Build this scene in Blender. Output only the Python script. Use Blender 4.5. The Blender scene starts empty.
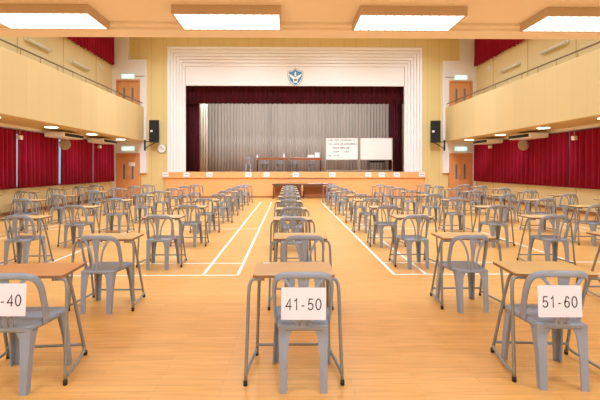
import bpy, bmesh, math, random
from mathutils import Vector, Matrix
random.seed(7)
R = math.radians
scene = bpy.context.scene
COL = scene.collection

# ------------------------------------------------------------------ materials
def srgb(r, g, b):
    def f(c):
        c /= 255.0
        return c / 12.92 if c <= 0.04045 else ((c + 0.055) / 1.055) ** 2.4
    return (f(r), f(g), f(b), 1.0)

def new_mat(name):
    m = bpy.data.materials.new(name); m.use_nodes = True
    nt = m.node_tree
    return m, nt, nt.nodes['Principled BSDF']

def plain(name, col, rough=0.6, metal=0.0, var=0.05, scale=6.0, spec=0.5, bump=0.0):
    """a plain surface with slight procedural mottling"""
    m, nt, b = new_mat(name)
    n = nt.nodes.new('ShaderNodeTexNoise'); n.inputs['Scale'].default_value = scale
    n.inputs['Detail'].default_value = 3
    tc = nt.nodes.new('ShaderNodeTexCoord'); nt.links.new(tc.outputs['Object'], n.inputs['Vector'])
    mix = nt.nodes.new('ShaderNodeMix'); mix.data_type = 'RGBA'
    c = srgb(*col)
    mix.inputs[6].default_value = tuple(x * (1 - var) for x in c[:3]) + (1,)
    mix.inputs[7].default_value = tuple(min(1, x * (1 + var)) for x in c[:3]) + (1,)
    nt.links.new(n.outputs['Fac'], mix.inputs[0])
    nt.links.new(mix.outputs[2], b.inputs['Base Color'])
    b.inputs['Roughness'].default_value = rough; b.inputs['Metallic'].default_value = metal
    b.inputs['Specular IOR Level'].default_value = spec
    if bump:
        bp = nt.nodes.new('ShaderNodeBump'); bp.inputs['Strength'].default_value = bump
        bp.inputs['Distance'].default_value = 0.01
        nt.links.new(n.outputs['Fac'], bp.inputs['Height']); nt.links.new(bp.outputs['Normal'], b.inputs['Normal'])
    return m

def wood(name, c1, c2, rough=0.4, axis='X', scale=3.0, stretch=12.0):
    m, nt, b = new_mat(name)
    tc = nt.nodes.new('ShaderNodeTexCoord'); mp = nt.nodes.new('ShaderNodeMapping')
    s = {'X': (1, stretch, stretch), 'Y': (stretch, 1, stretch), 'Z': (stretch, stretch, 1)}[axis]
    mp.inputs['Scale'].default_value = s
    n = nt.nodes.new('ShaderNodeTexNoise'); n.inputs['Scale'].default_value = scale; n.inputs['Detail'].default_value = 5
    nt.links.new(tc.outputs['Object'], mp.inputs['Vector']); nt.links.new(mp.outputs['Vector'], n.inputs['Vector'])
    r = nt.nodes.new('ShaderNodeValToRGB')
    r.color_ramp.elements[0].position = 0.3; r.color_ramp.elements[0].color = srgb(*c1)
    r.color_ramp.elements[1].position = 0.7; r.color_ramp.elements[1].color = srgb(*c2)
    nt.links.new(n.outputs['Fac'], r.inputs['Fac']); nt.links.new(r.outputs['Color'], b.inputs['Base Color'])
    b.inputs['Roughness'].default_value = rough
    return m

def panelled(name, col, joint, axis, width, offset=0.0, rough=0.6, lw=0.014):
    """wall boards: thin joint lines every <width> metres along an axis"""
    m, nt, b = new_mat(name)
    tc = nt.nodes.new('ShaderNodeTexCoord'); sp = nt.nodes.new('ShaderNodeSeparateXYZ')
    nt.links.new(tc.outputs['Object'], sp.inputs['Vector'])
    def math_(op, a, v):
        k = nt.nodes.new('ShaderNodeMath'); k.operation = op
        nt.links.new(a, k.inputs[0]); k.inputs[1].default_value = v
        return k.outputs[0]
    v = math_('ADD', sp.outputs[axis], 100.0 + offset)
    v = math_('DIVIDE', v, width)
    fl = math_('FRACT', v, 0)
    line = math_('LESS_THAN', fl, lw / width)
    fl2 = math_('FLOOR', v, 0)
    wn = nt.nodes.new('ShaderNodeTexWhiteNoise'); wn.noise_dimensions = '1D'
    nt.links.new(fl2, wn.inputs['W'])
    c = srgb(*col)
    m1 = nt.nodes.new('ShaderNodeMix'); m1.data_type = 'RGBA'
    m1.inputs[6].default_value = tuple(x * 0.97 for x in c[:3]) + (1,)
    m1.inputs[7].default_value = tuple(min(1, x * 1.03) for x in c[:3]) + (1,)
    nt.links.new(wn.outputs['Value'], m1.inputs[0])
    m2 = nt.nodes.new('ShaderNodeMix'); m2.data_type = 'RGBA'
    nt.links.new(line, m2.inputs[0]); nt.links.new(m1.outputs[2], m2.inputs[6]); m2.inputs[7].default_value = srgb(*joint)
    nt.links.new(m2.outputs[2], b.inputs['Base Color']); b.inputs['Roughness'].default_value = rough
    return m

def floor_mat():
    m, nt, b = new_mat('maple_strip_floor')
    tc = nt.nodes.new('ShaderNodeTexCoord')
    br = nt.nodes.new('ShaderNodeTexBrick')
    br.offset = 0.5; br.squash = 1.0
    br.inputs['Scale'].default_value = 1.0
    br.inputs['Brick Width'].default_value = 0.9; br.inputs['Row Height'].default_value = 0.075
    br.inputs['Mortar Size'].default_value = 0.0015; br.inputs['Mortar Smooth'].default_value = 0.2
    br.inputs['Color1'].default_value = srgb(*FLOOR_A); br.inputs['Color2'].default_value = srgb(*FLOOR_B)
    br.inputs['Mortar'].default_value = srgb(*FLOOR_M); br.inputs['Bias'].default_value = 0.0
    nt.links.new(tc.outputs['Object'], br.inputs['Vector'])
    mp = nt.nodes.new('ShaderNodeMapping'); mp.inputs['Scale'].default_value = (1.5, 22, 1)
    nt.links.new(tc.outputs['Object'], mp.inputs['Vector'])
    n = nt.nodes.new('ShaderNodeTexNoise'); n.inputs['Scale'].default_value = 1.6; n.inputs['Detail'].default_value = 5
    nt.links.new(mp.outputs['Vector'], n.inputs['Vector'])
    r = nt.nodes.new('ShaderNodeValToRGB')
    r.color_ramp.elements[0].color = (0.86, 0.84, 0.80, 1); r.color_ramp.elements[1].color = (1.08, 1.08, 1.08, 1)
    r.color_ramp.elements[0].position = 0.3; r.color_ramp.elements[1].position = 0.7
    nt.links.new(n.outputs['Fac'], r.inputs['Fac'])
    mx = nt.nodes.new('ShaderNodeMix'); mx.data_type = 'RGBA'; mx.blend_type = 'MULTIPLY'; mx.inputs[0].default_value = 1.0
    nt.links.new(br.outputs['Color'], mx.inputs[6]); nt.links.new(r.outputs['Color'], mx.inputs[7])
    nt.links.new(mx.outputs[2], b.inputs['Base Color'])
    b.inputs['Roughness'].default_value = 0.3
    b.inputs['Specular IOR Level'].default_value = 0.5
    return m

def curtain_mat(name, c1, c2, rough=0.85, sheen=0.2):
    m, nt, b = new_mat(name)
    tc = nt.nodes.new('ShaderNodeTexCoord'); mp = nt.nodes.new('ShaderNodeMapping'); mp.inputs['Scale'].default_value = (8, 8, 0.4)
    n = nt.nodes.new('ShaderNodeTexNoise'); n.inputs['Scale'].default_value = 1.5; n.inputs['Detail'].default_value = 3
    nt.links.new(tc.outputs['Object'], mp.inputs['Vector']); nt.links.new(mp.outputs['Vector'], n.inputs['Vector'])
    mx = nt.nodes.new('ShaderNodeMix'); mx.data_type = 'RGBA'
    mx.inputs[6].default_value = srgb(*c1); mx.inputs[7].default_value = srgb(*c2)
    nt.links.new(n.outputs['Fac'], mx.inputs[0]); nt.links.new(mx.outputs[2], b.inputs['Base Color'])
    b.inputs['Roughness'].default_value = rough; b.inputs['Sheen Weight'].default_value = sheen
    b.inputs['Specular IOR Level'].default_value = 0.2
    return m

def emit(name, col, strength):
    m, nt, b = new_mat(name)
    b.inputs['Base Color'].default_value = (0.8, 0.8, 0.8, 1)
    b.inputs['Emission Color'].default_value = srgb(*col); b.inputs['Emission Strength'].default_value = strength
    return m

def diffuser_mat():
    """prismatic lamp cover: two tubes glow behind rows of louvre cells"""
    m, nt, b = new_mat('lamp_diffuser')
    tc = nt.nodes.new('ShaderNodeTexCoord')
    br = nt.nodes.new('ShaderNodeTexBrick'); br.offset = 0
    br.inputs['Scale'].default_value = 1.0; br.inputs['Brick Width'].default_value = 0.1; br.inputs['Row Height'].default_value = 0.165
    br.inputs['Mortar Size'].default_value = 0.012
    br.inputs['Color1'].default_value = (1, 0.985, 0.96, 1); br.inputs['Color2'].default_value = (1, 0.985, 0.96, 1)
    br.inputs['Mortar'].default_value = (0.36, 0.37, 0.44, 1)
    nt.links.new(tc.outputs['Object'], br.inputs['Vector'])
    nt.links.new(br.outputs['Color'], b.inputs['Emission Color']); b.inputs['Emission Strength'].default_value = LAMP_E
    return m

def glass_mat():
    m, nt, b = new_mat('window_glass')
    b.inputs['Base Color'].default_value = (0.9, 0.95, 1, 1); b.inputs['Roughness'].default_value = 0.03
    b.inputs['Transmission Weight'].default_value = 1.0; b.inputs['IOR'].default_value = 1.05
    return m

FLOOR_A, FLOOR_B, FLOOR_M = (228, 171, 99), (220, 162, 90), (195, 138, 72)
LAMP_E = 1.5
M = dict(
    floor=floor_mat(),
    line=plain('white_court_paint', (245, 240, 228), 0.35, var=0.02),
    cream=panelled('cream_wall_board', (222, 200, 138), (200, 170, 108), 0, 0.62),
    cream_side=panelled('cream_side_wall', (232, 213, 162), (196, 164, 112), 1, 2.8, 1.1, lw=0.05),
    fascia=panelled('beige_balcony_board', (224, 200, 146), (214, 189, 134), 1, 0.61),
    white=plain('white_paint', (238, 235, 236), 0.55, var=0.015),
    soffit=plain('cream_ceiling_paint', (250, 241, 236), 0.75, var=0.015),
    hall_ceiling=plain('white_ceiling_paint', (240, 236, 228), 0.8, var=0.01),
    stage_front=wood('orange_stage_board', (230, 166, 106), (238, 176, 116), 0.4, 'X', 2.0),
    stage_deck=wood('stage_deck_board', (190, 128, 76), (204, 142, 86), 0.4, 'Y', 2.0),
    door=wood('orange_door_veneer', (214, 146, 94), (226, 160, 106), 0.45, 'Z', 2.0),
    base=wood('brown_skirting', (150, 98, 60), (166, 112, 70), 0.5, 'Y', 2.0),
    red=curtain_mat('crimson_curtain_cloth', (138, 9, 45), (170, 16, 59), sheen=0.1),
    maroon=curtain_mat('dark_maroon_velvet', (70, 16, 30), (88, 22, 38), sheen=0.05),
    grey_cloth=curtain_mat('grey_beige_stage_cloth', (182, 174, 166), (196, 189, 182), sheen=0.0),
    beige_cloth=curtain_mat('pale_beige_stage_cloth', (216, 204, 188), (228, 218, 204), sheen=0.0),
    plastic=plain('blue_grey_plastic', (150, 159, 174), 0.34, var=0.04, scale=10),
    tube=plain('grey_painted_steel', (144, 145, 142), 0.4, metal=0.25, var=0.08, scale=20),
    rubber=plain('black_rubber', (38, 34, 32), 0.7),
    top_tan=wood('tan_desk_laminate', (206, 166, 116), (214, 176, 126), 0.4, 'X', 3.0),
    top_yellow=wood('yellow_desk_laminate', (212, 174, 110), (222, 186, 124), 0.4, 'X', 3.0),
    top_orange=wood('orange_desk_laminate', (204, 142, 88), (214, 154, 100), 0.36, 'X', 3.0),
    edge=plain('brown_desk_edge', (146, 106, 70), 0.5),
    paper=plain('white_paper', (234, 233, 242), 0.8, var=0.01),
    ink=plain('black_ink', (38, 38, 42), 0.8),
    marker=plain('grey_marker_ink', (96, 98, 112), 0.8),
    board=plain('whiteboard_enamel', (240, 240, 238), 0.25, var=0.01),
    alu=plain('aluminium_frame', (176, 172, 160), 0.4, metal=0.5),
    black=plain('black_speaker_case', (17, 18, 20), 0.55),
    grille=plain('black_speaker_grille', (20, 21, 23), 0.8, scale=200, var=0.3),
    dark=plain('dark_metal', (52, 46, 44), 0.5),
    slot=plain('dark_air_slot', (34, 28, 26), 0.7),
    brown_top=wood('brown_table_laminate', (156, 92, 58), (172, 106, 68), 0.35, 'X', 2.0),
    dark_top=wood('dark_brown_table_laminate', (104, 72, 52), (120, 84, 60), 0.4, 'X', 2.0),
    modesty=wood('brown_modesty_board', (150, 90, 54), (164, 102, 64), 0.5, 'X', 2.0),
    rail=plain('brown_rail_paint', (128, 104, 84), 0.45, metal=0.2),
    post=plain('tan_rail_post', (186, 150, 104), 0.45),
    ac=plain('white_ac_plastic', (246, 246, 246), 0.4, var=0.01),
    fan=plain('beige_fan_cage', (222, 208, 186), 0.5),
    blade=plain('grey_fan_blade', (214, 204, 190), 0.5),
    lampbox=plain('beige_lamp_housing', (208, 186, 166), 0.55, var=0.02),
    diffuser=diffuser_mat(),
    spot=emit('soffit_lamp_glow', (255, 248, 236), 8.0),
    tube_white=plain('white_tube_lamp', (232, 226, 220), 0.4),
    exit=emit('green_exit_glow', (150, 226, 212), 1.0),
    exit_text=emit('white_exit_letters', (240, 255, 250), 1.3),
    clock_face=plain('white_clock_face', (240, 238, 234), 0.4, var=0.01),
    clock_rim=plain('grey_clock_rim', (176, 172, 166), 0.4, metal=0.4),
    blue=plain('blue_crest_enamel', (40, 128, 176), 0.45),
    crest_white=plain('white_crest_enamel', (240, 238, 232), 0.45),
    crest_grey=plain('grey_crest_border', (120, 140, 150), 0.5),
    crest_brown=plain('brown_crest_detail', (146, 106, 70), 0.5),
    glass=glass_mat(),
    door_glass=plain('dark_door_glass', (112, 118, 122), 0.15, spec=0.6),
    frame_white=plain('white_window_frame', (228, 228, 236), 0.5),
    steel=plain('brushed_steel', (170, 168, 164), 0.3, metal=0.8),
)

# ------------------------------------------------------------------ mesh helpers
class MB:
    def __init__(self):
        self.bm = bmesh.new()
    def box(self, x0, x1, y0, y1, z0, z1, bevel=0.0, mat=0):
        g = bmesh.ops.create_cube(self.bm, size=1.0)
        vs = g['verts']
        for v in vs:
            v.co = Vector(((x0 + x1) / 2 + v.co.x * (x1 - x0), (y0 + y1) / 2 + v.co.y * (y1 - y0), (z0 + z1) / 2 + v.co.z * (z1 - z0)))
        fs = list({f for v in vs for f in v.link_faces})
        for f in fs: f.material_index = mat
        if bevel:
            es = list({e for v in vs for e in v.link_edges})
            r = bmesh.ops.bevel(self.bm, geom=es, offset=bevel, segments=2, affect='EDGES', profile=0.5)
            for f in r['faces']: f.material_index = mat
        return self
    def hexa(self, bottom, top, mat=0):
        vs = [self.bm.verts.new(p) for p in bottom] + [self.bm.verts.new(p) for p in top]
        n = len(bottom)
        fs = [self.bm.faces.new(list(reversed(vs[:n]))), self.bm.faces.new(vs[n:])]
        for i in range(n):
            j = (i + 1) % n
            fs.append(self.bm.faces.new((vs[i], vs[j], vs[n + j], vs[n + i])))
        for f in fs: f.material_index = mat
        return self
    def tube(self, pts, r, n=8, mat=0):
        pts = [Vector(p) for p in pts]
        rings = []
        up = Vector((0.13, 0.31, 0.94)).normalized()
        prev = None
        for i, p in enumerate(pts):
            t = (pts[min(i + 1, len(pts) - 1)] - pts[max(i - 1, 0)]).normalized()
            a = (up if prev is None else prev)
            a = (a - t * a.dot(t))
            if a.length < 1e-4: a = Vector((1, 0, 0)) - t * t.x
            a.normalize(); prev = a
            b = t.cross(a)
            rr = r[i] if isinstance(r, (list, tuple)) else r
            rings.append([self.bm.verts.new(p + (a * math.cos(2 * math.pi * k / n) + b * math.sin(2 * math.pi * k / n)) * rr) for k in range(n)])
        self._skin(rings, mat)
        return self
    def _skin(self, rings, mat, cap=True):
        n = len(rings[0])
        for r0, r1 in zip(rings, rings[1:]):
            for k in range(n):
                f = self.bm.faces.new((r0[k], r0[(k + 1) % n], r1[(k + 1) % n], r1[k])); f.smooth = True; f.material_index = mat
        if cap:
            f = self.bm.faces.new(list(reversed(rings[0]))); f.material_index = mat
            f = self.bm.faces.new(rings[-1]); f.material_index = mat
    def ribbon(self, pts, widths, thick, outward, mat=0):
        """a flat strip with rounded rectangular section swept along pts; outward(p) = the direction its face looks"""
        pts = [Vector(p) for p in pts]
        rings = []
        for i, p in enumerate(pts):
            t = (pts[min(i + 1, len(pts) - 1)] - pts[max(i - 1, 0)]).normalized()
            o = outward(p); o = (o - t * o.dot(t)).normalized()
            s = t.cross(o)
            w = widths[i] / 2; h = thick / 2
            prof = [(-w, -h * .5), (-w * .8, -h), (w * .8, -h), (w, -h * .5), (w, h * .5), (w * .8, h), (-w * .8, h), (-w, h * .5)]
            rings.append([self.bm.verts.new(p + s * a + o * b) for a, b in prof])
        self._skin(rings, mat)
        return self
    def prism(self, outline, lo, hi, axis='y', mat=0):
        """outline: 2D points; extruded along axis between lo and hi"""
        def P(a, b, c):
            return {'y': (a, c, b), 'x': (c, a, b), 'z': (a, b, c)}[axis]
        v0 = [self.bm.verts.new(P(a, b, lo)) for a, b in outline]
        v1 = [self.bm.verts.new(P(a, b, hi)) for a, b in outline]
        n = len(outline)
        fs = [self.bm.faces.new(v0), self.bm.faces.new(list(reversed(v1)))]
        for i in range(n):
            j = (i + 1) % n
            fs.append(self.bm.faces.new((v0[j], v0[i], v1[i], v1[j])))
        for f in fs: f.material_index = mat
        return self
    def disc(self, c, r, depth, axis='y', n=28, mat=0):
        o = [(c[0] + r * math.cos(2 * math.pi * k / n), c[2] + r * math.sin(2 * math.pi * k / n)) for k in range(n)]
        if axis == 'x':
            o = [(c[1] + r * math.cos(2 * math.pi * k / n), c[2] + r * math.sin(2 * math.pi * k / n)) for k in range(n)]
            return self.prism(o, c[0], c[0] + depth, 'x', mat)
        if axis == 'z':
            o = [(c[0] + r * math.cos(2 * math.pi * k / n), c[1] + r * math.sin(2 * math.pi * k / n)) for k in range(n)]
            return self.prism(o, c[2], c[2] + depth, 'z', mat)
        return self.prism(o, c[1], c[1] + depth, 'y', mat)
    def build(self, name, mats, parent=None, smooth=False):
        bmesh.ops.recalc_face_normals(self.bm, faces=self.bm.faces[:])
        me = bpy.data.meshes.new(name)
        self.bm.to_mesh(me); self.bm.free()
        for m in (mats if isinstance(mats, (list, tuple)) else [mats]): me.materials.append(m)
        if smooth:
            for p in me.polygons: p.use_smooth = True
        o = bpy.data.objects.new(name, me); COL.objects.link(o)
        if parent is not None: o.parent = parent
        return o

def spline(pts, per=6):
    P = [Vector(p) for p in pts]; P = [P[0] * 2 - P[1]] + P + [P[-1] * 2 - P[-2]]
    out = []
    for i in range(1, len(P) - 2):
        for k in range(per):
            t = k / per
            a, b, c, d = P[i - 1], P[i], P[i + 1], P[i + 2]
            out.append(0.5 * ((2 * b) + (c - a) * t + (2 * a - 5 * b + 4 * c - d) * t * t + (3 * b - a - 3 * c + d) * t ** 3))
    out.append(P[-2].copy())
    return out

def tag(o, label=None, cat=None, group=None, kind=None):
    for k, v in (('label', label), ('category', cat), ('group', group), ('kind', kind)):
        if v: o[k] = v
    return o
def empty(name, loc=(0, 0, 0), rz=0.0):
    o = bpy.data.objects.new(name, None); o.empty_display_size = 0.1
    o.location = loc; o.rotation_euler.z = rz; COL.objects.link(o)
    return o
def copy_tree(o, parent=None):
    c = o.copy(); COL.objects.link(c)
    if parent is not None: c.parent = parent
    for ch in KIDS.get(o.name, []): copy_tree(ch, c)
    return c
KIDS = {}
def remember(root):
    KIDS[root.name] = list(root.children)
    for c in root.children: remember(c)
def struct(o):
    o['kind'] = 'structure'; return o

def arc(cx, cy, rx, ry, a0, a1, n=14):
    return [(cx + rx * math.cos(R(a0 + (a1 - a0) * k / n)), cy + ry * math.sin(R(a0 + (a1 - a0) * k / n))) for k in range(n + 1)]
GLYPHS = {  # strokes in a cell 0.56 wide, 1 high
    '0': [arc(.28, .5, .22, .46, 90, 450, 28)],
    '1': [[(.10, .76), (.22, .84), (.30, .97), (.30, .0)]],
    '3': [arc(.27, .73, .20, .23, 160, -80, 14) + arc(.27, .265, .23, .235, 80, -165, 16)],
    '4': [[(.40, 0), (.40, .95), (.05, .30), (.54, .30)]],
    '5': [[(.48, .94), (.16, .94), (.09, .48)] + arc(.27, .31, .215, .275, 125, -160, 18)],
    '6': [arc(.29, .30, .20, .26, 90, 450, 22), [(.49, .76)] + arc(.31, .66, .16, .30, 60, 125, 6) + arc(.36, .38, .28, .36, 130, 190, 8)],
    '-': [[(.06, .36), (.30, .36)]],
    'E': [[(.08, 0), (.08, .97)], [(.08, .94), (.52, .94)], [(.08, .5), (.48, .5)], [(.08, .03), (.52, .03)]],
    'X': [[(.04, 0), (.54, .97)], [(.04, .97), (.54, 0)]],
    'I': [[(.12, 0), (.12, .97)]],
    'T': [[(.04, .94), (.54, .94)], [(.29, .94), (.29, 0)]],
}
ADV = {'-': .46, 'I': .32}
def text_part(name, body, size, mat, parent, loc, weight=.085, gap=.10):
    """flat raised lettering drawn as strokes in the x-z plane, facing -y"""
    W = sum(ADV.get(c, .58) + gap for c in body) - gap
    mb = MB(); x0 = -W / 2
    for ch in body:
        for st in GLYPHS[ch]:
            P = [Vector((x0 + a, b - .5, 0)) * size for a, b in st]
            h = weight * size / 2
            L, Rr = [], []
            for i, p in enumerate(P):
                d0 = (P[i] - P[i - 1]).normalized() if i else (P[1] - P[0]).normalized()
                d1 = (P[i + 1] - P[i]).normalized() if i < len(P) - 1 else d0
                d = d0 + d1
                d = d.normalized() if d.length > 1e-5 else d0
                n = Vector((-d.y, d.x, 0)); k = h / max(.45, n.dot(Vector((-d0.y, d0.x, 0))))
                L.append(p + n * k); Rr.append(p - n * k)
            for i in range(len(P) - 1):
                mb.prism([(v.x, v.y) for v in (L[i], L[i + 1], Rr[i + 1], Rr[i])], -.0006, 0, 'y')
        x0 += ADV.get(ch, .58) + gap
    o = mb.build(name, mat, parent); o.location = loc
    return o

def ordinal(i):
    return ['first', 'second', 'third', 'fourth', 'fifth', 'sixth', 'seventh', 'eighth', 'ninth', 'tenth', 'eleventh', 'twelfth'][i]

# ------------------------------------------------------------------ hall dimensions (metres, camera over x = y = 0)
CX = 0.41            # the hall's centre line
WALL = 9.36          # half width to the side walls
FAS = 7.74           # half width to the balcony fronts
END = 21.2           # end wall
TOP = 8.7            # hall ceiling
REAR = -3.0
STG = 21.0           # stage front
SH = 1.32            # stage height
BEAM = 5.14

# floor, walls, ceiling
struct(MB().box(CX - WALL - .3, CX + WALL + .3, REAR, 30, -0.2, 0).build('floor', M['floor']))
struct(MB().box(CX - WALL - .3, CX + WALL + .3, BEAM, 30, TOP, TOP + .2).build('ceiling', M['hall_ceiling']))
# rear gallery overhead: soffit, edge beam and its front
struct(MB().box(CX - WALL, CX + WALL, REAR, BEAM + .31, 3.295, 3.5).build('ceiling_gallery', M['soffit']))
mb = MB().box(CX - WALL, CX + WALL, BEAM, BEAM + .31, 3.235, 3.294)
mb.box(CX - WALL, CX + WALL, BEAM - .10, BEAM, 3.262, 3.294)
struct(mb.build('trim_1', M['soffit']))
struct(MB().box(CX - WALL, CX + WALL, BEAM + .1, BEAM + .31, 3.501, TOP).build('wall_gallery', M['fascia']))
struct(MB().box(CX - WALL - .3, CX + WALL + .3, REAR - .2, REAR, 0, 3.5).build('wall_rear', M['cream']))

WZ0, WZ1 = 0.84, 2.72            # lower windows
BAYS = [8.35, 11.0, 13.72, 16.32, 19.15, 20.98]
for side, s in (('left', -1), ('right', 1)):
    a, b = CX + s * WALL, CX + s * (WALL + .3)
    x0, x1 = min(a, b), max(a, b)
    mb = MB()
    mb.box(x0, x1, REAR, END + .2, 0, WZ0)
    mb.box(x0, x1, REAR, END + .2, WZ1, TOP)
    mb.box(x0, x1, REAR, BAYS[0], WZ0, WZ1)
    mb.box(x0, x1, BAYS[-1], END + .2, WZ0, WZ1)
    struct(mb.build('wall_' + side, M['cream_side']))
    xi = a - s * 0.03
    struct(MB().box(min(a, xi), max(a, xi), REAR, END - .02, 0.0, 0.11).build('baseboard_' + side, M['base']))
    # sill
    xi = a - s * 0.05
    struct(MB().box(min(a, xi), max(a, xi), BAYS[0], BAYS[-1], WZ0 - .05, WZ0 - .012).build('trim_' + ('2' if s < 0 else '3'), M['cream_side']))
    # windows
    for i in range(len(BAYS) - 1):
        y0, y1 = BAYS[i] + .003, BAYS[i + 1] - .003
        c = (x0 + x1) / 2
        w = MB()
        for (p, q, u, v) in ((y0, y0 + .06, WZ0, WZ1), (y1 - .06, y1, WZ0, WZ1), (y0 + .06, y1 - .06, WZ0, WZ0 + .06), (y0 + .06, y1 - .06, WZ1 - .06, WZ1),
                             ((y0 + y1) / 2 - .03, (y0 + y1) / 2 + .03, WZ0 + .06, WZ1 - .06)):
            w.box(c - .04, c + .04, p, q, u + .002, v - .002)
        wo = struct(w.build('window_%d' % (i + 1 + (0 if s < 0 else 5)), M['frame_white']))
        MB().box(c - .004, c + .004, y0 + .05, y1 - .05, WZ0 + .05, WZ1 - .05).build('pane', M['glass'], wo)

# end wall with the stage opening cut out, yellow boards
OW = 6.45
mb = MB()
mb.box(CX - WALL - .3, CX - OW, END, END + .25, 0, TOP)
mb.box(CX + OW, CX + WALL + .3, END, END + .25, 0, TOP)
mb.box(CX - OW, CX + OW, END, END + .25, 7.66, TOP)
struct(mb.build('wall_end', M['cream']))
# stage house
struct(MB().box(CX - 9, CX + 9, 28.0, 28.2, 0, 9).build('wall_stage_back', M['hall_ceiling']))
for nm, s in (('wall_stage_left', -1), ('wall_stage_right', 1)):
    a, b = CX + s * 8.6, CX + s * 8.8
    struct(MB().box(min(a, b), max(a, b), END + .26, 28, 0, 9).build(nm, M['hall_ceiling']))

# white end panels that carry the side doors; doors; exit signs
n_door = 0
for side, s in (('left', -1), ('right', 1)):
    def X(u): return CX + s * u
    def bx(mb, u0, u1, y0, y1, z0, z1, **k):
        return mb.box(min(X(u0), X(u1)), max(X(u0), X(u1)), y0, y1, z0, z1, **k)
    PF = END - .14
    D0, D1 = 7.94, 9.16
    mb = MB()
    bx(mb, 7.62, D0, PF, END - .001, 1.27, 7.07)
    bx(mb, D0, D1, PF, END - .001, 2.29, 3.9); bx(mb, D0, D1, PF, END - .001, 6.05, 7.07)
    bx(mb, D1, WALL - .002, PF, END - .001, 0.0, 7.07)
    bx(mb, 8.55, WALL - .002, PF, END - .001, 7.07, TOP - .01)
    struct(mb.build('trim_' + ('4' if s < 0 else '5'), M['white']))
    for lvl, (z0, zt) in (('lower', (0.0, 2.28)), ('upper', (3.92, 6.04))):
        n_door += 1
        d = MB()
        bx(d, D0 + .002, D0 + .08, END - .16, END - .002, z0, zt); bx(d, D1 - .08, D1 - .002, END - .16, END - .002, z0, zt)
        bx(d, D0 + .08, D1 - .08, END - .16, END - .002, zt - .08, zt)
        do = struct(d.build('door_%d' % n_door, M['door']))
        mid = (D0 + D1) / 2
        for (u0, u1, hs) in ((D0 + .085, mid - .004, 1), (mid + .004, D1 - .085, -1)):
            lf = bx(MB(), u0, u1, END - .10, END - .05, z0 + .01, zt - .085).build('door_leaf', M['door'], do)
            c = (u0 + u1) / 2 + hs * 0.05
            bx(MB(), c - .05, c + .05, END - .108, END - .1005, z0 + .95, z0 + 1.72).build('vision_panel', M['door_glass'], lf)
            c2 = u1 - .05 if hs > 0 else u0 + .05
            bx(MB(), c2 - .015, c2 + .015, END - .135, END - .1005, z0 + .92, z0 + 1.18, bevel=.004).build('door_handle', M['steel'], lf)
        # exit sign
        zc = 2.52 if lvl == 'lower' else 6.2
        uc = 8.55
        e = empty('exit_sign', (X(uc), PF - .03, zc))
        tag(e, 'lit green exit sign over the %s %s' % (side, 'floor-level door by the stage' if lvl == 'lower' else 'balcony door upstairs'), 'sign', 'exit signs over the side doors')
        MB().box(-.31, .31, -.03, .029, -.1, .1, bevel=.01).build('sign_box', M['exit'], e)
        text_part('lettering', 'EXIT', .13, M['exit_text'], e, (0, -.0302, 0), weight=.16, gap=.16)
        if lvl == 'upper':
            t = bx(MB(), 7.72, 8.2, PF - .03, PF - .001, 6.2, 6.23).build('wall_conduit', M['alu'])
            tag(t, 'thin grey strip on the white panel over the %s balcony door' % side, 'conduit')
    # paper on the left lower door
    if s < 0:
        p = bx(MB(), 8.20, 8.52, END - .112, END - .1085, 1.62, 1.82).build('door_notice', M['paper'])
        tag(p, 'white paper notice taped to the orange door left of the stage', 'notice')

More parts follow.
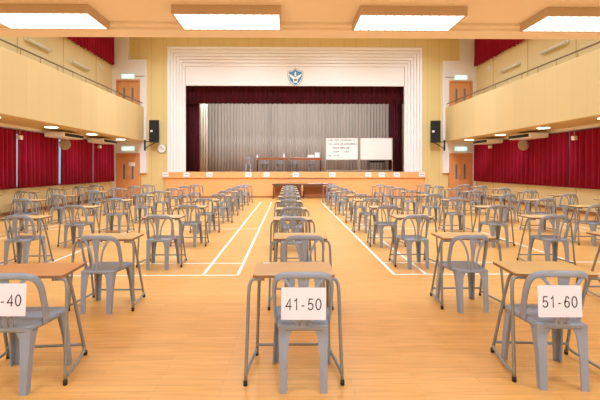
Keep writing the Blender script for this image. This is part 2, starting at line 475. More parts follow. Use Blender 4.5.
# side balconies
for side, s in (('left', -1), ('right', 1)):
    a, w = CX + s * FAS, CX + s * (WALL - .002)
    y0, y1 = BEAM + .33, END - .15
    mb = MB()
    ai = a + s * .14
    mb.box(min(a, ai), max(a, ai), y0, y1, 2.90, 4.63, bevel=.012)
    mb.box(min(ai, w), max(ai, w), y0, y1, 2.90, 3.12)
    mb.box(min(ai, w), max(ai, w), y0, y1, 3.80, 3.9)
    struct(mb.build('wall_balcony_' + side, [M['fascia']]))
    # soffit: a dropped bulkhead along the windows
    p = CX + s * (WALL - .16)
    struct(MB().box(min(p, w), max(p, w), y0, y1, 2.80, 2.898).build('trim_' + ('6' if s < 0 else '7'), M['soffit']))
    # handrail
    h = empty('balcony_handrail', (a + s * .07, y0, 4.63))
    tag(h, 'brown metal handrail on short posts along the %s balcony front' % side, 'handrail', 'balcony handrails')
    L = y1 - y0
    MB().tube([(0, .05, .2), (0, L - .05, .2)], .026, 10).build('rail', M['rail'], h)
    k = 0.5
    while k < L:
        MB().tube([(0, k, 0), (0, k, .19)], .014, 6).build('post', M['post'], h)
        k += .92
    # soffit lamps
    for i, y in enumerate((8.3, 11.1, 13.85, 16.7, 19.6)):
        if i == 0: continue
        l = empty('ceiling_lamp', (CX + s * 8.32, y, 2.9))
        tag(l, 'bright soffit lamp under the %s balcony, %s along towards the stage' % (side, ordinal(i - 1)), 'lamp', 'soffit lamps under the balconies')
        MB().disc((0, 0, -.02), .22, .019, 'z', 24).build('lamp_rim', M['ac'], l)
        MB().disc((0, 0, -.03), .19, .0095, 'z', 24).build('lamp_cover', M['spot'], l)
    # suspended air conditioners
    for i, y in enumerate((14.75, 17.9)):
        c = empty('air_conditioner', (CX + s * 8.74, y, 2.898))
        tag(c, 'white air conditioner hung under the %s balcony, the %s the stage' % (side, 'unit farther from' if i == 0 else 'unit nearer to'), 'air conditioner', 'air conditioners under the balconies')
        MB().box(-.36, .36, 0, 1.45, -.27, -.08, bevel=.05).build('casing', M['ac'], c)
        sx = -s * .36
        MB().box(sx - .012, sx + .012, .06, 1.40, -.235, -.125).build('air_outlet', M['slot'], c)
        for q in (.25, 1.2): MB().tube([(0, q, -.085), (0, q, 0)], .02, 6).build('hanger', M['alu'], c)
    # wall fans
    f = empty('wall_fan', (CX + s * (WALL - .02), 16.0 if s < 0 else 16.25, 2.42))
    tag(f, 'round beige wall fan above the curtain gap on the %s wall' % side, 'fan', 'wall fans')
    MB().box(-.06, .0, -.05, .05, .0, .22, bevel=.01).build('bracket', M['fan'], f) if s > 0 else MB().box(0, .06, -.05, .05, 0, .22, bevel=.01).build('bracket', M['fan'], f)
    MB().tube([(-s * .05, 0, .1), (-s * .40, -.06, .0)], .03, 8).build('arm', M['fan'], f)
    cg = MB()
    hub = Vector((-s * .42, -.16, 0))
    for rr, dy in ((.2, 0), (.205, -.05), (.17, -.09), (.11, -.11), (.05, -.12)):
        cg.tube([hub + Vector((rr * math.cos(t * math.pi / 12), dy, rr * math.sin(t * math.pi / 12))) for t in range(25)], .006, 5)
    for t in range(56):
        an = t * math.pi / 28; ca, sa = math.cos(an), math.sin(an)
        cg.tube([hub + Vector((.02 * ca, -.12, .02 * sa)), hub + Vector((.11 * ca, -.11, .11 * sa)), hub + Vector((.17 * ca, -.09, .17 * sa)), hub + Vector((.205 * ca, -.05, .205 * sa)), hub + Vector((.2 * ca, 0, .2 * sa)), hub + Vector((.05 * ca, .04, .05 * sa))], .0045, 4)
    cg.build('cage', M['fan'], f)
    bl = MB()
    for t in range(3):
        an = t * 2 * math.pi / 3 + .3
        o = []
        for rr, da in ((.03, -.3), (.16, -.5), (.175, 0), (.15, .45), (.03, .3)):
            o.append((hub.x + rr * math.cos(an + da), hub.z + rr * math.sin(an + da)))
        bl.prism(o, hub.y - .05, hub.y - .04, 'y')
    bl.disc((hub.x, hub.y - .09, hub.z), .035, .10, 'y', 14)
    bl.build('blades', M['blade'], f)
    MB().disc((hub.x, hub.y + .0, hub.z), .06, .10, 'y', 14).build('motor', M['fan'], f)
    # small white boxes at the heads of the curtain gaps
    for y, nm in ((13.45, 'nearer the camera'), (19.1, 'nearer the stage')):
        e = empty('wall_sensor', (CX + s * (WALL - .26), y, 2.5))
        tag(e, 'small white box over the curtain gap on %s wall, %s' % (side, nm), 'fixture', 'white boxes over curtain gaps')
        MB().box(-.06, .06, -.08, .08, -.06, .08, bevel=.015).build('housing', M['ac'], e)
        MB().tube([(0, 0, .08), (0, 0, .3)], .012, 6).build('stem', M['alu'], e)
    # wall tube lamps and round sensors upstairs
    for y, nm in ((14.8, 'nearer the camera'), (17.75, 'nearer the stage')):
        e = empty('wall_tube_lamp', (CX + s * (WALL - .005), y, 5.92))
        tag(e, 'white tube lamp on the upper %s wall above the handrail, %s' % (side, nm), 'lamp', 'tube lamps on the upper walls')
        MB().box(min(0, -s * .05), max(0, -s * .05), -.72, .72, -.05, .05, bevel=.008).build('backplate', M['ac'], e)
        MB().tube([(-s * .09, -.70, -.02), (-s * .09, .70, -.02)], .05, 12).build('lamp_tube', M['tube_white'], e)
    e = empty('wall_speaker', (CX + s * (WALL - .002), 19.7, 6.35))
    tag(e, 'small round white speaker high on the upper %s wall near the balcony door' % side, 'speaker', 'round speakers on the upper walls')
    MB().disc((-s * .05 if s > 0 else 0, 0, 0), .13, .05, 'x', 20).build('shell', M['ac'], e)
    MB().disc((-s * .06 if s > 0 else .0505, 0, 0), .1, .0095, 'x', 20).build('grille', M['tube_white'], e)

# ------------------------------------------------------------------ curtains
def curtain(name, p0, p1, z0, z1, folds, amp, mat, normal, label, cat='curtain', group=None, seed=0, tape=True):
    """pleated cloth between plan points p0 and p1, hanging from z1 to z0"""
    rnd = random.Random(seed)
    p0, p1, nrm = Vector((p0[0], p0[1], 0)), Vector((p1[0], p1[1], 0)), Vector(normal)
    N = folds * 10
    ph, off = 0.0, []
    jit = [rnd.uniform(.75, 1.25) for _ in range(folds + 2)]
    for i in range(N + 1):
        k = i / 10.0
        a = jit[int(k)]
        off.append(amp * a * math.sin(2 * math.pi * k + 0.5 * math.sin(k * 1.7 + seed)) + amp * .25 * math.sin(5.1 * k + seed))
    bm = bmesh.new()
    zs = [z1, z1 - .12, (z0 + z1) / 2, z0]
    rows = []
    for j, z in enumerate(zs):
        q = (0.55, .9, 1.0, 1.15)[j]
        rows.append([bm.verts.new(p0.lerp(p1, i / N) + nrm * (off[i] * q) + Vector((0, 0, z))) for i in range(N + 1)])
    for r0, r1 in zip(rows, rows[1:]):
        for i in range(N):
            f = bm.faces.new((r0[i], r0[i + 1], r1[i + 1], r1[i])); f.smooth = True
    me = bpy.data.meshes.new(name); bm.to_mesh(me); bm.free(); me.materials.append(mat)
    root = empty(name, (p0 + p1) / 2 + Vector((0, 0, z0)))
    o = bpy.data.objects.new('cloth', me); COL.objects.link(o); o.parent = root
    o.location = -root.location
    sm = o.modifiers.new('thickness', 'SOLIDIFY'); sm.thickness = .008
    tag(root, label, cat, group)
    if tape:
        d = (p1 - p0).normalized()
        c = MB().tube([p0 + Vector((0, 0, z1 + .015)), p1 + Vector((0, 0, z1 + .015))], .012, 6).build('curtain_rail', M['alu'], root)
        c.location = -root.location
    return root

for side, s in (('left', -1), ('right', 1)):
    xc = CX + s * (WALL - .13)
    g = (13.46, 16.03, 18.72) if s < 0 else (13.87, 16.43, 19.18)
    ends = [(11.02, g[0] - .03), (g[0] + .03, g[1] - (.1 if s < 0 else .04)), (g[1] + (.06 if s < 0 else .03), g[2] - .02), (g[2] + .02, 20.96)]
    for i, (y0, y1) in enumerate(ends):
        nm = ['nearest the camera', 'second towards the stage', 'third towards the stage', 'beside the door nearest the stage'][i]
        curtain('window_curtain', (xc, y0), (xc, y1), WZ0 + .02, 2.76, int((y1 - y0) / .25), .075, M['red'], (1, 0, 0),
                'crimson curtain over the lower %s windows, %s' % (side, nm), group='crimson curtains on the lower windows', seed=i + (10 if s > 0 else 0))
    for i, (y0, y1) in enumerate([(15.2, 18.1), (18.15, 20.95)]):
        curtain('window_curtain', (xc, y0), (xc, y1), 6.74, 8.4, int((y1 - y0) / .25), .07, M['red'], (1, 0, 0),
                'crimson curtain high on the upper %s wall, %s' % (side, 'half nearer the camera' if i == 0 else 'half nearer the stage'), group='crimson curtains on the upper walls', seed=30 + i + (10 if s > 0 else 0))

# ------------------------------------------------------------------ stage
st = empty('stage', (CX, STG, 0))
tag(st, 'raised stage with orange wooden front under the white proscenium', 'stage')
def stage_part(mb, name, mat):
    o = mb.build(name, mat, st); o.location = (-CX, -STG, 0); return o
for i in range(7):
    w = 2 * 6.66 / 7
    x0 = CX - 6.66 + i * w
    stage_part(MB().box(x0 + .004, x0 + w - .004, STG + .06, STG + .19, 0, 1.005), 'front_panel', M['stage_front'])
stage_part(MB().box(CX - 6.70, CX + 6.70, STG, STG + .19, 1.01, SH, bevel=.01), 'stage_lip', M['stage_front'])
stage_part(MB().box(CX - 6.44, CX + 6.44, STG + .195, 27.9, 1.1, SH - .003), 'deck', M['stage_deck'])
stage_part(MB().box(CX - 6.66, CX + 6.66, STG + .045, STG + .059, 0, .09), 'plinth', M['base'])

# proscenium: six stepped white bands, each set further back
pr = empty('proscenium_frame', (CX, END, 0))
tag(pr, 'white stepped proscenium frame around the stage opening', 'proscenium')
steps = 6
for i in range(steps):
    t = .83 / steps
    o0 = 6.56 - i * t; o1 = o0 - t + (.011 if i < steps - 1 else 0)
    z0 = 7.75 - i * .155; z1 = z0 - .155 + (.011 if i < steps - 1 else 0)
    yf = END - .10 + i * .05
    mb = MB()
    for s in (-1, 1):
        mb.box(min(CX + s * o0, CX + s * o1), max(CX + s * o0, CX + s * o1), yf, END - .1 + steps * .05 + .05, SH + .002, z0)
    mb.box(CX - o1, CX + o1, yf, END - .1 + steps * .05 + .05, z1, z0)
    o = mb.build('frame_step', M['white'], pr); o.location = (-CX, -END, 0)
HY = END - .1 + steps * .05
mb = MB()
for s in (-1, 1):
    mb.box(min(CX + s * 6.53, CX + s * 5.71), max(CX + s * 6.53, CX + s * 5.71), HY + .051, HY + .08, SH + .002, 7.72)
mb.box(CX - 5.71, CX + 5.71, HY + .13, HY + .16, 6.82, 7.72)
o = mb.build('backing', M['white'], pr); o.location = (-CX, -END, 0)
o = MB().box(CX - 5.70, CX + 5.70, HY - .0, HY + .12, 5.82, 6.82).build('header_panel', M['white'], pr); o.location = (-CX, -END, 0)

# crest on the header
cr = empty('school_crest', (CX, HY - .0015, 6.27))
tag(cr, 'blue and white shield crest on the white header above the stage', 'crest')
def shield(sc, dz=0):
    pts = [(-.46, .36), (-.2, .40), (0, .56), (.2, .40), (.46, .36), (.48, .1), (.42, -.16), (.26, -.40), (0, -.58), (-.26, -.40), (-.42, -.16), (-.48, .1)]
    return [(x * sc, z * sc + dz) for x, z in pts]
MB().prism(shield(.86), -.03, 0, 'y').build('shield_border', M['crest_grey'], cr)
MB().prism(shield(.80), -.04, -.0305, 'y').build('shield_field', M['crest_white'], cr)
MB().prism(shield(.72), -.05, -.0405, 'y').build('blue_field', M['blue'], cr)
mb = MB()
mb.prism([(-.36, .17), (-.2, .1), (0, -.02), (.2, .1), (.36, .17), (.27, .02), (.12, -.12), (.1, -.3), (-.1, -.3), (-.12, -.12), (-.27, .02)], -.058, -.0505, 'y')
mb.prism([(-.05, .05), (.05, .05), (.03, .26), (-.03, .26)], -.058, -.0505, 'y')
mb.build('bird_emblem', M['crest_white'], cr)
MB().prism([(-.09, -.1), (.09, -.1), (.06, -.2), (0, -.24), (-.06, -.2)], -.064, -.0585, 'y').build('emblem_detail', M['crest_brown'], cr)

# stage curtains
curtain('stage_valance', (CX - 5.9, 22.2), (CX + 5.9, 22.2), 5.00, 6.05, 46, .05, M['maroon'], (0, 1, 0), 'dark maroon pleated valance across the top of the stage opening', 'curtain', seed=3)
curtain('stage_leg_curtain', (CX - 6.1, 22.5), (CX - 5.22, 22.5), SH + .02, 5.9, 6, .05, M['maroon'], (0, 1, 0), 'dark maroon side curtain at the left edge of the stage', 'curtain', 'maroon side curtains', seed=4)
curtain('stage_leg_curtain', (CX + 5.33, 23.2), (CX + 6.1, 23.2), SH + .02, 5.9, 6, .05, M['maroon'], (0, 1, 0), 'dark maroon side curtain at the right edge of the stage', 'curtain', 'maroon side curtains', seed=5)
curtain('stage_drape', (CX - 5.9, 24.0), (CX - 5.08, 24.0), SH + .02, 5.65, 5, .05, M['beige_cloth'], (0, 1, 0), 'narrow pale beige drape beside the left maroon stage curtain', 'curtain', 'pale drapes', seed=6)
curtain('stage_drape', (CX + 5.72, 24.6), (CX + 6.7, 24.6), SH + .02, 5.65, 6, .05, M['beige_cloth'], (0, 1, 0), 'narrow pale beige drape beside the right maroon stage curtain', 'curtain', 'pale drapes', seed=7)
curtain('stage_backdrop_curtain', (CX - 6.4, 26.6), (CX - 1.6, 26.6), SH + .02, 6.2, 24, .035, M['grey_cloth'], (0, 1, 0), 'grey pleated backdrop curtain behind the left part of the stage', 'curtain', 'grey backdrop curtains', seed=8)
curtain('stage_backdrop_curtain', (CX - 1.75, 26.75), (CX + 6.6, 26.75), SH + .02, 6.2, 42, .035, M['grey_cloth'], (0, 1, 0), 'grey pleated backdrop curtain behind the stage table and whiteboards', 'curtain', 'grey backdrop curtains', seed=9)

# ------------------------------------------------------------------ desk and chair
def make_chair():
    root = empty('plastic_chair')
    # seat: dished panel with a skirt
    mb = MB()
    outline = []
    hw_r, hw_f, yr, yf, rr = .170, .210, -.20, .21, .05
    for cx_, cy_, a0 in ((hw_f - rr, yf - rr, 0), (-hw_f + rr, yf - rr, 90), (-hw_r + rr, yr + rr, 180), (hw_r - rr, yr + rr, 270)):
        for k in range(5):
            a = R(a0 + k * 22.5); outline.append((cx_ + rr * math.cos(a), cy_ + rr * math.sin(a)))
    bm = mb.bm
    def ring(sc, z): return [bm.verts.new((x * sc, y * sc, z)) for x, y in outline]
    r_skirt_o = ring(1.02, .408); r_o = ring(1.0, .435); r_i = ring(.94, .445); r_d = ring(.6, .434); r_u = ring(.90, .428); r_skirt_i = ring(.985, .408)
    for a, b in ((r_skirt_o, r_o), (r_o, r_i), (r_i, r_d), (r_skirt_i, r_skirt_o), (r_u, r_skirt_i)):
        n = len(a)
        for k in range(n):
            f = bm.faces.new((a[k], a[(k + 1) % n], b[(k + 1) % n], b[k])); f.smooth = True
    bm.faces.new(r_d); bm.faces.new(list(reversed(r_u)))
    mb.build('seat', M['plastic'], root)
    # angle-section legs
    for sx in (-1, 1):
        for rear in (True, False):
            if rear: tx, ty, bx_, by_ = .167 * sx, -.203, .158 * sx, -.232
            else: tx, ty, bx_, by_ = .205 * sx, .195, .222 * sx, .225
            sy = -1 if rear else 1
            wt, wb, th = .074, .046, .012
            mb = MB()
            def lring(cx_, cy_, w, z):
                # L profile open towards the chair's middle
                p = [(0, 0), (-sx * w, 0), (-sx * w, -sy * th), (-sx * th, -sy * th), (-sx * th, -sy * w), (0, -sy * w)]
                return [(cx_ + a, cy_ + b, z) for a, b in p]
            levels = [lring(bx_, by_, wb, 0), lring((tx + bx_) / 2, (ty + by_) / 2, (wt + wb) / 2 - .006, .22), lring(tx, ty, wt * .95, .36), lring(tx, ty, wt * 1.25, .405), lring(tx, ty, wt * 1.6, .434)]
            for l0, l1 in zip(levels, levels[1:]): mb.hexa(l0, l1)
            mb.build('leg', M['plastic'], root)
    # backrest arch
    half = [(.190, -.055, .42), (.196, -.075, .50), (.199, -.105, .60), (.197, -.135, .69), (.180, -.168, .752), (.13, -.198, .779), (.06, -.218, .786)]
    pts = half + [(0, -.224, .787)] + [(-x, y, z) for x, y, z in reversed(half)]
    sp = spline(pts, 5)
    def outward(p): return Vector((p.x * 1.0, p.y + .02, 0.02)).normalized()
    n = len(sp)
    wd = [0.062 - .018 * min(1, min(i, n - 1 - i) / 9) if min(i, n - 1 - i) < 9 else .044 for i in range(n)]
    back = MB().ribbon(sp, wd, .017, outward).build('backrest', M['plastic'], root)
    # splats: a centre wedge and two outward-curving side splats
    def splat(path, widths):
        q = spline(path, 6)
        ws = []
        for i in range(len(q)):
            t = i / (len(q) - 1) * (len(widths) - 1); k = min(int(t), len(widths) - 2)
            ws.append(widths[k] * (1 - (t - k)) + widths[k + 1] * (t - k))
        MB().ribbon(q, ws, .011, lambda p: Vector((0, -1, .15)).normalized()).build('splat', M['plastic'], back)
    splat([(0, -.193, .41), (0, -.203, .52), (0, -.213, .65), (0, -.221, .776)], [.034, .030, .048, .084])
    for sx in (-1, 1):
        splat([(sx * .042, -.191, .41), (sx * .044, -.202, .52), (sx * .066, -.209, .64), (sx * .108, -.206, .73), (sx * .138, -.195, .766)], [.026, .020, .021, .024, .028])
    return root

def make_desk():
    root = empty('exam_desk')
    mb = MB()
    # rounded top with a darker edge
    o = []
    for cx_, cy_, a0 in ((.268, .175, 0), (-.268, .175, 90), (-.268, -.175, 180), (.268, -.175, 270)):
        for k in range(5):
            a = R(a0 + k * 22.5); o.append((cx_ + .025 * math.cos(a), cy_ + .025 * math.sin(a)))
    bm = mb.bm
    lo = [bm.verts.new((x, y, .722)) for x, y in o]; hi = [bm.verts.new((x, y, .742)) for x, y in o]; tp = [bm.verts.new((x * .993, y * .99, .745)) for x, y in o]
    n = len(o)
    bm.faces.new(tp).material_index = 0; bm.faces.new(list(reversed(lo))).material_index = 1
    for a, b, mi in ((lo, hi, 1), (hi, tp, 0)):
        for k in range(n): bm.faces.new((a[k], a[(k + 1) % n], b[(k + 1) % n], b[k])).material_index = mi
    mb.build('desk_top', [M['top_tan'], M['edge']], root)
    for s in (-1, 1):
        mb = MB()
        near = spline([(s * .335, -.27, .02), (s * .326, -.235, .35), (s * .319, -.205, .62), (s * .308, -.192, .69), (s * .285, -.186, .712), (s * .21, -.18, .7115)], 5)
        rear = spline([(s * .290, .19, .02), (s * .272, .08, .38), (s * .258, -.01, .64), (s * .24, -.035, .70), (s * .20, -.045, .7115)], 5)
        mb.tube(near, .0125, 8); mb.tube(rear, .0125, 8)
        mb.tube(spline([(s * .334, -.262, .075), (s * .336, -.235, .055), (s * .328, -.10, .05), (s * .303, .10, .05), (s * .292, .165, .06), (s * .288, .178, .085)], 4), .0115, 8)
        mb.box(s * .245 - .03, s * .245 + .03, -.195, -.165, .7125, .7218); mb.box(s * .22 - .03, s * .22 + .03, -.06, -.03, .7125, .7218)
        mb.build('side_frame', M['tube'], root)
        for x, y in ((s * .336, -.272), (s * .291, .192)):
            MB().tube([(x, y, 0), (x, y, .035)], .0145, 8).build('foot_cap', M['rubber'], root)
    MB().tube([(-.283, .152, .10), (.283, .152, .10)], .0105, 8).build('crossbar', M['tube'], root)
    return root

chair0 = make_chair(); desk0 = make_desk()
remember(chair0); remember(desk0)
top_mesh = [c for c in desk0.children if c.name.startswith('desk_top')][0].data
tops = {'tan': top_mesh}
for k in ('yellow', 'orange'):
    m2 = top_mesh.copy(); m2.materials[0] = M['top_' + k]; tops[k] = m2

NEAR = [3.11, 4.64, 6.46, 8.15, 9.9, 11.6, 13.4, 15.1, 16.8, 18.3]       # desk-top centres down a column
COLUMNS = [(-8.35, 'fourth column left of the centre column'), (-6.15, 'third column left of the centre column'), (-4.08, 'second column left of the centre column'), (-1.92, 'column behind the 31-40 sign'),
           (.06, 'column behind the 41-50 sign'), (1.92, 'column behind the 51-60 sign'), (4.05, 'second column right of the centre column'), (6.08, 'third column right of the centre column'), (7.85, 'fourth column right of the centre column')]
CENTRE_Y = [3.11, 4.62, 6.2, 7.75, 9.6, 11.2, 12.6, 14.1, 15.5, 17.1]
FIX = {}   # (column, row): (desk x, desk y, desk angle, chair dx, chair dy, chair angle)
FIX[(3, 0)] = (-1.90, 3.11, 5, .005, -.15, -5)
FIX[(4, 0)] = (.045, 3.11, 0, .062, -.15, 0)
FIX[(5, 0)] = (1.95, 3.11, -4, -.055, -.15, 0)
FIX[(3, 1)] = (-1.965, 4.62, 0, .0, -.14, -3)
FIX[(4, 1)] = (.14, 4.62, 0, .04, -.16, 0)
FIX[(5, 1)] = (1.985, 4.62, 0, -.06, -.16, 3)
FIX[(6, 1)] = (3.86, 4.66, 0, .02, -.15, 0)
first = [True, True]
rnd = random.Random(12)
desk_counts = 0
LAY = []
for ci, (cx_, cname) in enumerate(COLUMNS):
    seen = 0
    for r in range(10):
        y = (CENTRE_Y if ci == 4 else NEAR)[r]
        jx, jy, ja = rnd.uniform(-.05, .05), rnd.uniform(-.08, .08), rnd.uniform(-2.5, 2.5)
        kx, ky, ka = rnd.uniform(-.05, .05), rnd.uniform(-.06, .03), rnd.uniform(-6, 6)
        if ci == 4: jx *= .5; kx *= .6; ja *= .5
        dx, dy, da, ex, ey, ea = FIX.get((ci, r), (cx_ + jx, y + jy, ja, kx, -.16 + ky, ka))
        # leave out places that stand wholly beside the photograph's frame
        if not (-.745 < (dx - .0 + (-.45 if dx > 0 else .45)) / (dy + .2) < .805): continue
        LAY.append((ci, r, seen, cname, dx, dy, da, ex, ey, ea)); seen += 1
for ci, r, seen, cname, dx, dy, da, ex, ey, ea in LAY:
    d = desk0 if first[0] else copy_tree(desk0)
    c = chair0 if first[1] else copy_tree(chair0)
    first = [False, False]
    d.location = (dx, dy, 0); d.rotation_euler.z = R(da)
    v = Matrix.Rotation(R(da), 3, 'Z') @ Vector((ex, ey, 0))
    c.location = (dx + v.x, dy + v.y, 0); c.rotation_euler.z = R(da + ea)
    tone = 'orange' if ci == 3 and r == 0 else ('yellow' if (ci, r) in ((5, 0), (3, 1), (5, 1)) else rnd.choice(['tan', 'tan', 'yellow', 'orange' if ci < 3 else 'tan']))
    for ch in d.children:
        if ch.name.startswith('desk_top'): ch.data = tops[tone]
    word = {'tan': 'tan', 'yellow': 'yellowish', 'orange': 'orange-brown'}[tone]
    tag(d, '%s-topped exam desk, %s from the front in the %s' % (word, ordinal(seen), cname), 'desk', 'exam desks in columns')
    tag(c, 'grey plastic chair, %s from the front in the %s' % (ordinal(seen), cname), 'chair', 'grey chairs at the exam desks')
    if ci == 4 and r == 0:
        p = MB().box(-.03, .03, -.012, .012, 0, .0015).build('seat_number_slip', M['paper'])
        p.location = (dx - .21, dy + .17, .7452); p.rotation_euler.z = R(3)
        tag(p, 'small white paper slip on the far edge of the front centre desk', 'paper slip')

# numbered sheets on the three front chairs
for ci, body, px, pz, roll in ((3, '31-40', -1.862, .64, 0.0), (4, '41-50', .107, .605, .6), (5, '51-60', 1.822, .612, .6)):
    e = empty('paper_sign', (px, 2.715, pz)); e.rotation_euler = (R(-4), R(roll), 0)
    tag(e, 'white sheet reading %s taped to a front chair back' % body, 'sign', 'number sheets on the front chairs')
    MB().box(-.1485, .1485, -.0012, 0, -.105, .105).build('sheet', M['paper'], e)
    text_part('lettering', body, .076, M['ink'], e, (0, -.0013, -.004), weight=.10, gap=.10)

# ------------------------------------------------------------------ floor lines (two badminton courts)
def line(x0, x1, y0, y1, lab):
    o = MB().box(x0, x1, y0, y1, .0, .0012).build('court_line', M['line'])
    tag(o, lab, 'floor marking', 'white badminton court lines')
hw = .02
YB, YE = 5.78, 18.6
for nm, xs in (('left', (-.70, -1.19, -3.78, -6.1, -6.52)), ('right', (1.51, 1.97, 4.58, 7.1, 7.55))):
    for x, lab in zip(xs, ('inner doubles sideline', 'inner singles sideline', 'centre line', 'outer singles sideline', 'outer doubles sideline')):
        y0, y1 = (6.5, 10.2) if lab == 'centre line' else (YB, YE)
        line(x - hw, x + hw, y0, y1, 'white %s of the %s badminton court' % (lab, nm))
    xa, xb = min(xs), max(xs)
    for y, lab in ((YB, 'baseline'), (6.5, 'long service line'), (10.2, 'short service line')):
        q = sorted(xs)
        o = MB()
        segs = []
        for a, b in zip(q, q[1:]): segs.append((a + hw, b - hw))
        o.bm.free(); o = MB()
        for a, b in segs: o.box(a, b, y - hw, y + hw, 0, .0012)
        o = o.build('court_line', M['line'])
        tag(o, 'white %s across the %s badminton court' % (lab, nm), 'floor marking', 'white badminton court lines')

# ------------------------------------------------------------------ tables before and on the stage
def table(loc, w, d, h, top_mat, leg_mat, label, modesty=None, cat='table', group=None):
    t = empty('folding_table', loc)
    tag(t, label, cat, group)
    MB().box(-w / 2, w / 2, -d / 2, d / 2, h - .05, h, bevel=.005).build('table_top', top_mat, t)
    for s in (-1, 1):
        for q in (-1, 1):
            MB().tube([(s * (w / 2 - .06), q * (d / 2 - .06), 0), (s * (w / 2 - .06), q * (d / 2 - .06), h - .051)], .018, 8).build('leg', leg_mat, t)
        MB().tube([(s * (w / 2 - .06), -d / 2 + .06, .12), (s * (w / 2 - .06), d / 2 - .06, .12)], .012, 6).build('stretcher', leg_mat, t)
    MB().box(-w / 2 + .04, w / 2 - .04, -d / 2 + .03, -d / 2 + .05, h - .13, h - .051).build('apron', top_mat, t)
    if modesty:
        MB().box(-w / 2 + .09, w / 2 - .09, d / 2 - .05, d / 2 - .035, .06, h - .055).build('modesty_panel', modesty, t)
    return t
table((-.02, 20.35, 0), 1.48, .5, .75, M['dark_top'], M['dark'], 'dark long table standing before the stage behind the centre column', M['modesty'], group='tables before the stage')
table((1.48, 20.35, 0), 1.48, .5, .75, M['dark_top'], M['dark'], 'dark table before the stage with white papers on it', M['modesty'], group='tables before the stage')
for i, (x, y, w) in enumerate(((1.15, 20.3, .30), (1.5, 20.36, .32), (1.87, 20.3, .26))):
    p = MB().box(-w / 2, w / 2, -.1, .1, 0, .012).build('paper_stack', M['paper'])
    p.location = (x, y, .7505); p.rotation_euler.z = R((4, -6, 9)[i])
    tag(p, 'white paper stack on the dark table before the stage, %s of three' % ('leftmost', 'middle', 'rightmost')[i], 'papers', 'paper stacks')

table((-.85, 23.5, SH), 1.86, .6, .79, M['brown_top'], M['dark'], 'brown-topped table on the stage beside the grey chair', group='tables on the stage')
table((1.03, 23.5, SH), 1.86, .6, .79, M['brown_top'], M['dark'], 'brown-topped table on the stage next to the written whiteboard', group='tables on the stage')
def bottle(loc, h, r, label):
    b = empty('bottle', loc); tag(b, label, 'bottle', 'bottles on the stage table')
    n = 14
    bm = MB(); rings = []
    for rr, z in ((r * .9, 0), (r, .01), (r, h * .62), (r * .45, h * .8), (r * .4, h * .88)):
        rings.append([bm.bm.verts.new((rr * math.cos(2 * math.pi * k / n), rr * math.sin(2 * math.pi * k / n), z)) for k in range(n)])
    bm._skin(rings, 0); bm.build('body', M['paper'], b)
    MB().disc((0, 0, h * .88), r * .5, h * .12, 'z', 12).build('cap', M['ac'], b)
bottle((-.2, 23.4, SH + .79), .24, .055, 'white bottle standing near the middle of the stage table')
bottle((-1.72, 23.4, SH + .79), .17, .055, 'small white bottle at the left end of the stage table')
def carton(loc, w, d, h, rz, label):
    o = empty('paper_box', loc, R(rz)); tag(o, label, 'box', 'white boxes on the stage table')
    MB().box(-w / 2, w / 2, -d / 2, d / 2, 0, h).build('box_body', M['paper'], o)
    MB().box(-w / 2 - .006, w / 2 + .006, -d / 2 - .006, d / 2 + .006, h + .0005, h + .03).build('lid', M['paper'], o)
carton((1.33, 23.5, SH + .79), 0.34, .28, .15, 8, 'low white box on the stage table beside the taller box')
carton((1.70, 23.45, SH + .79), .26, .26, .27, -6, 'taller white box at the right end of the stage table')
p = MB().box(-.45, .45, -.13, .13, 0, .01).build('paper_stack', M['paper']); p.location = (.66, 23.4, SH + .7905); p.rotation_euler.z = R(2)
tag(p, 'wide white papers on the stage table left of the white boxes', 'papers', 'paper stacks')
for i, (x, lab) in enumerate(((-1.35, 'leftmost of four'), (-.45, 'second of four'), (.42, 'third of four'), (1.45, 'rightmost of four'))):
    c = copy_tree(chair0); c.location = (x, 24.15, SH); c.rotation_euler.z = R(180 + (5, -4, 3, -6)[i])
    tag(c, 'grey plastic chair behind the stage tables, %s' % lab, 'chair', 'grey chairs on the stage')
c = copy_tree(chair0); c.location = (-2.22, 23.3, SH); c.rotation_euler.z = R(4)
tag(c, 'grey plastic chair on the stage at the left end of the tables', 'chair', 'grey chairs on the stage')

# small dark table behind the blank whiteboard
table((5.25, 24.2, SH), 1.0, .5, .66, M['dark'], M['dark'], 'small dark table on the stage behind the blank whiteboard')

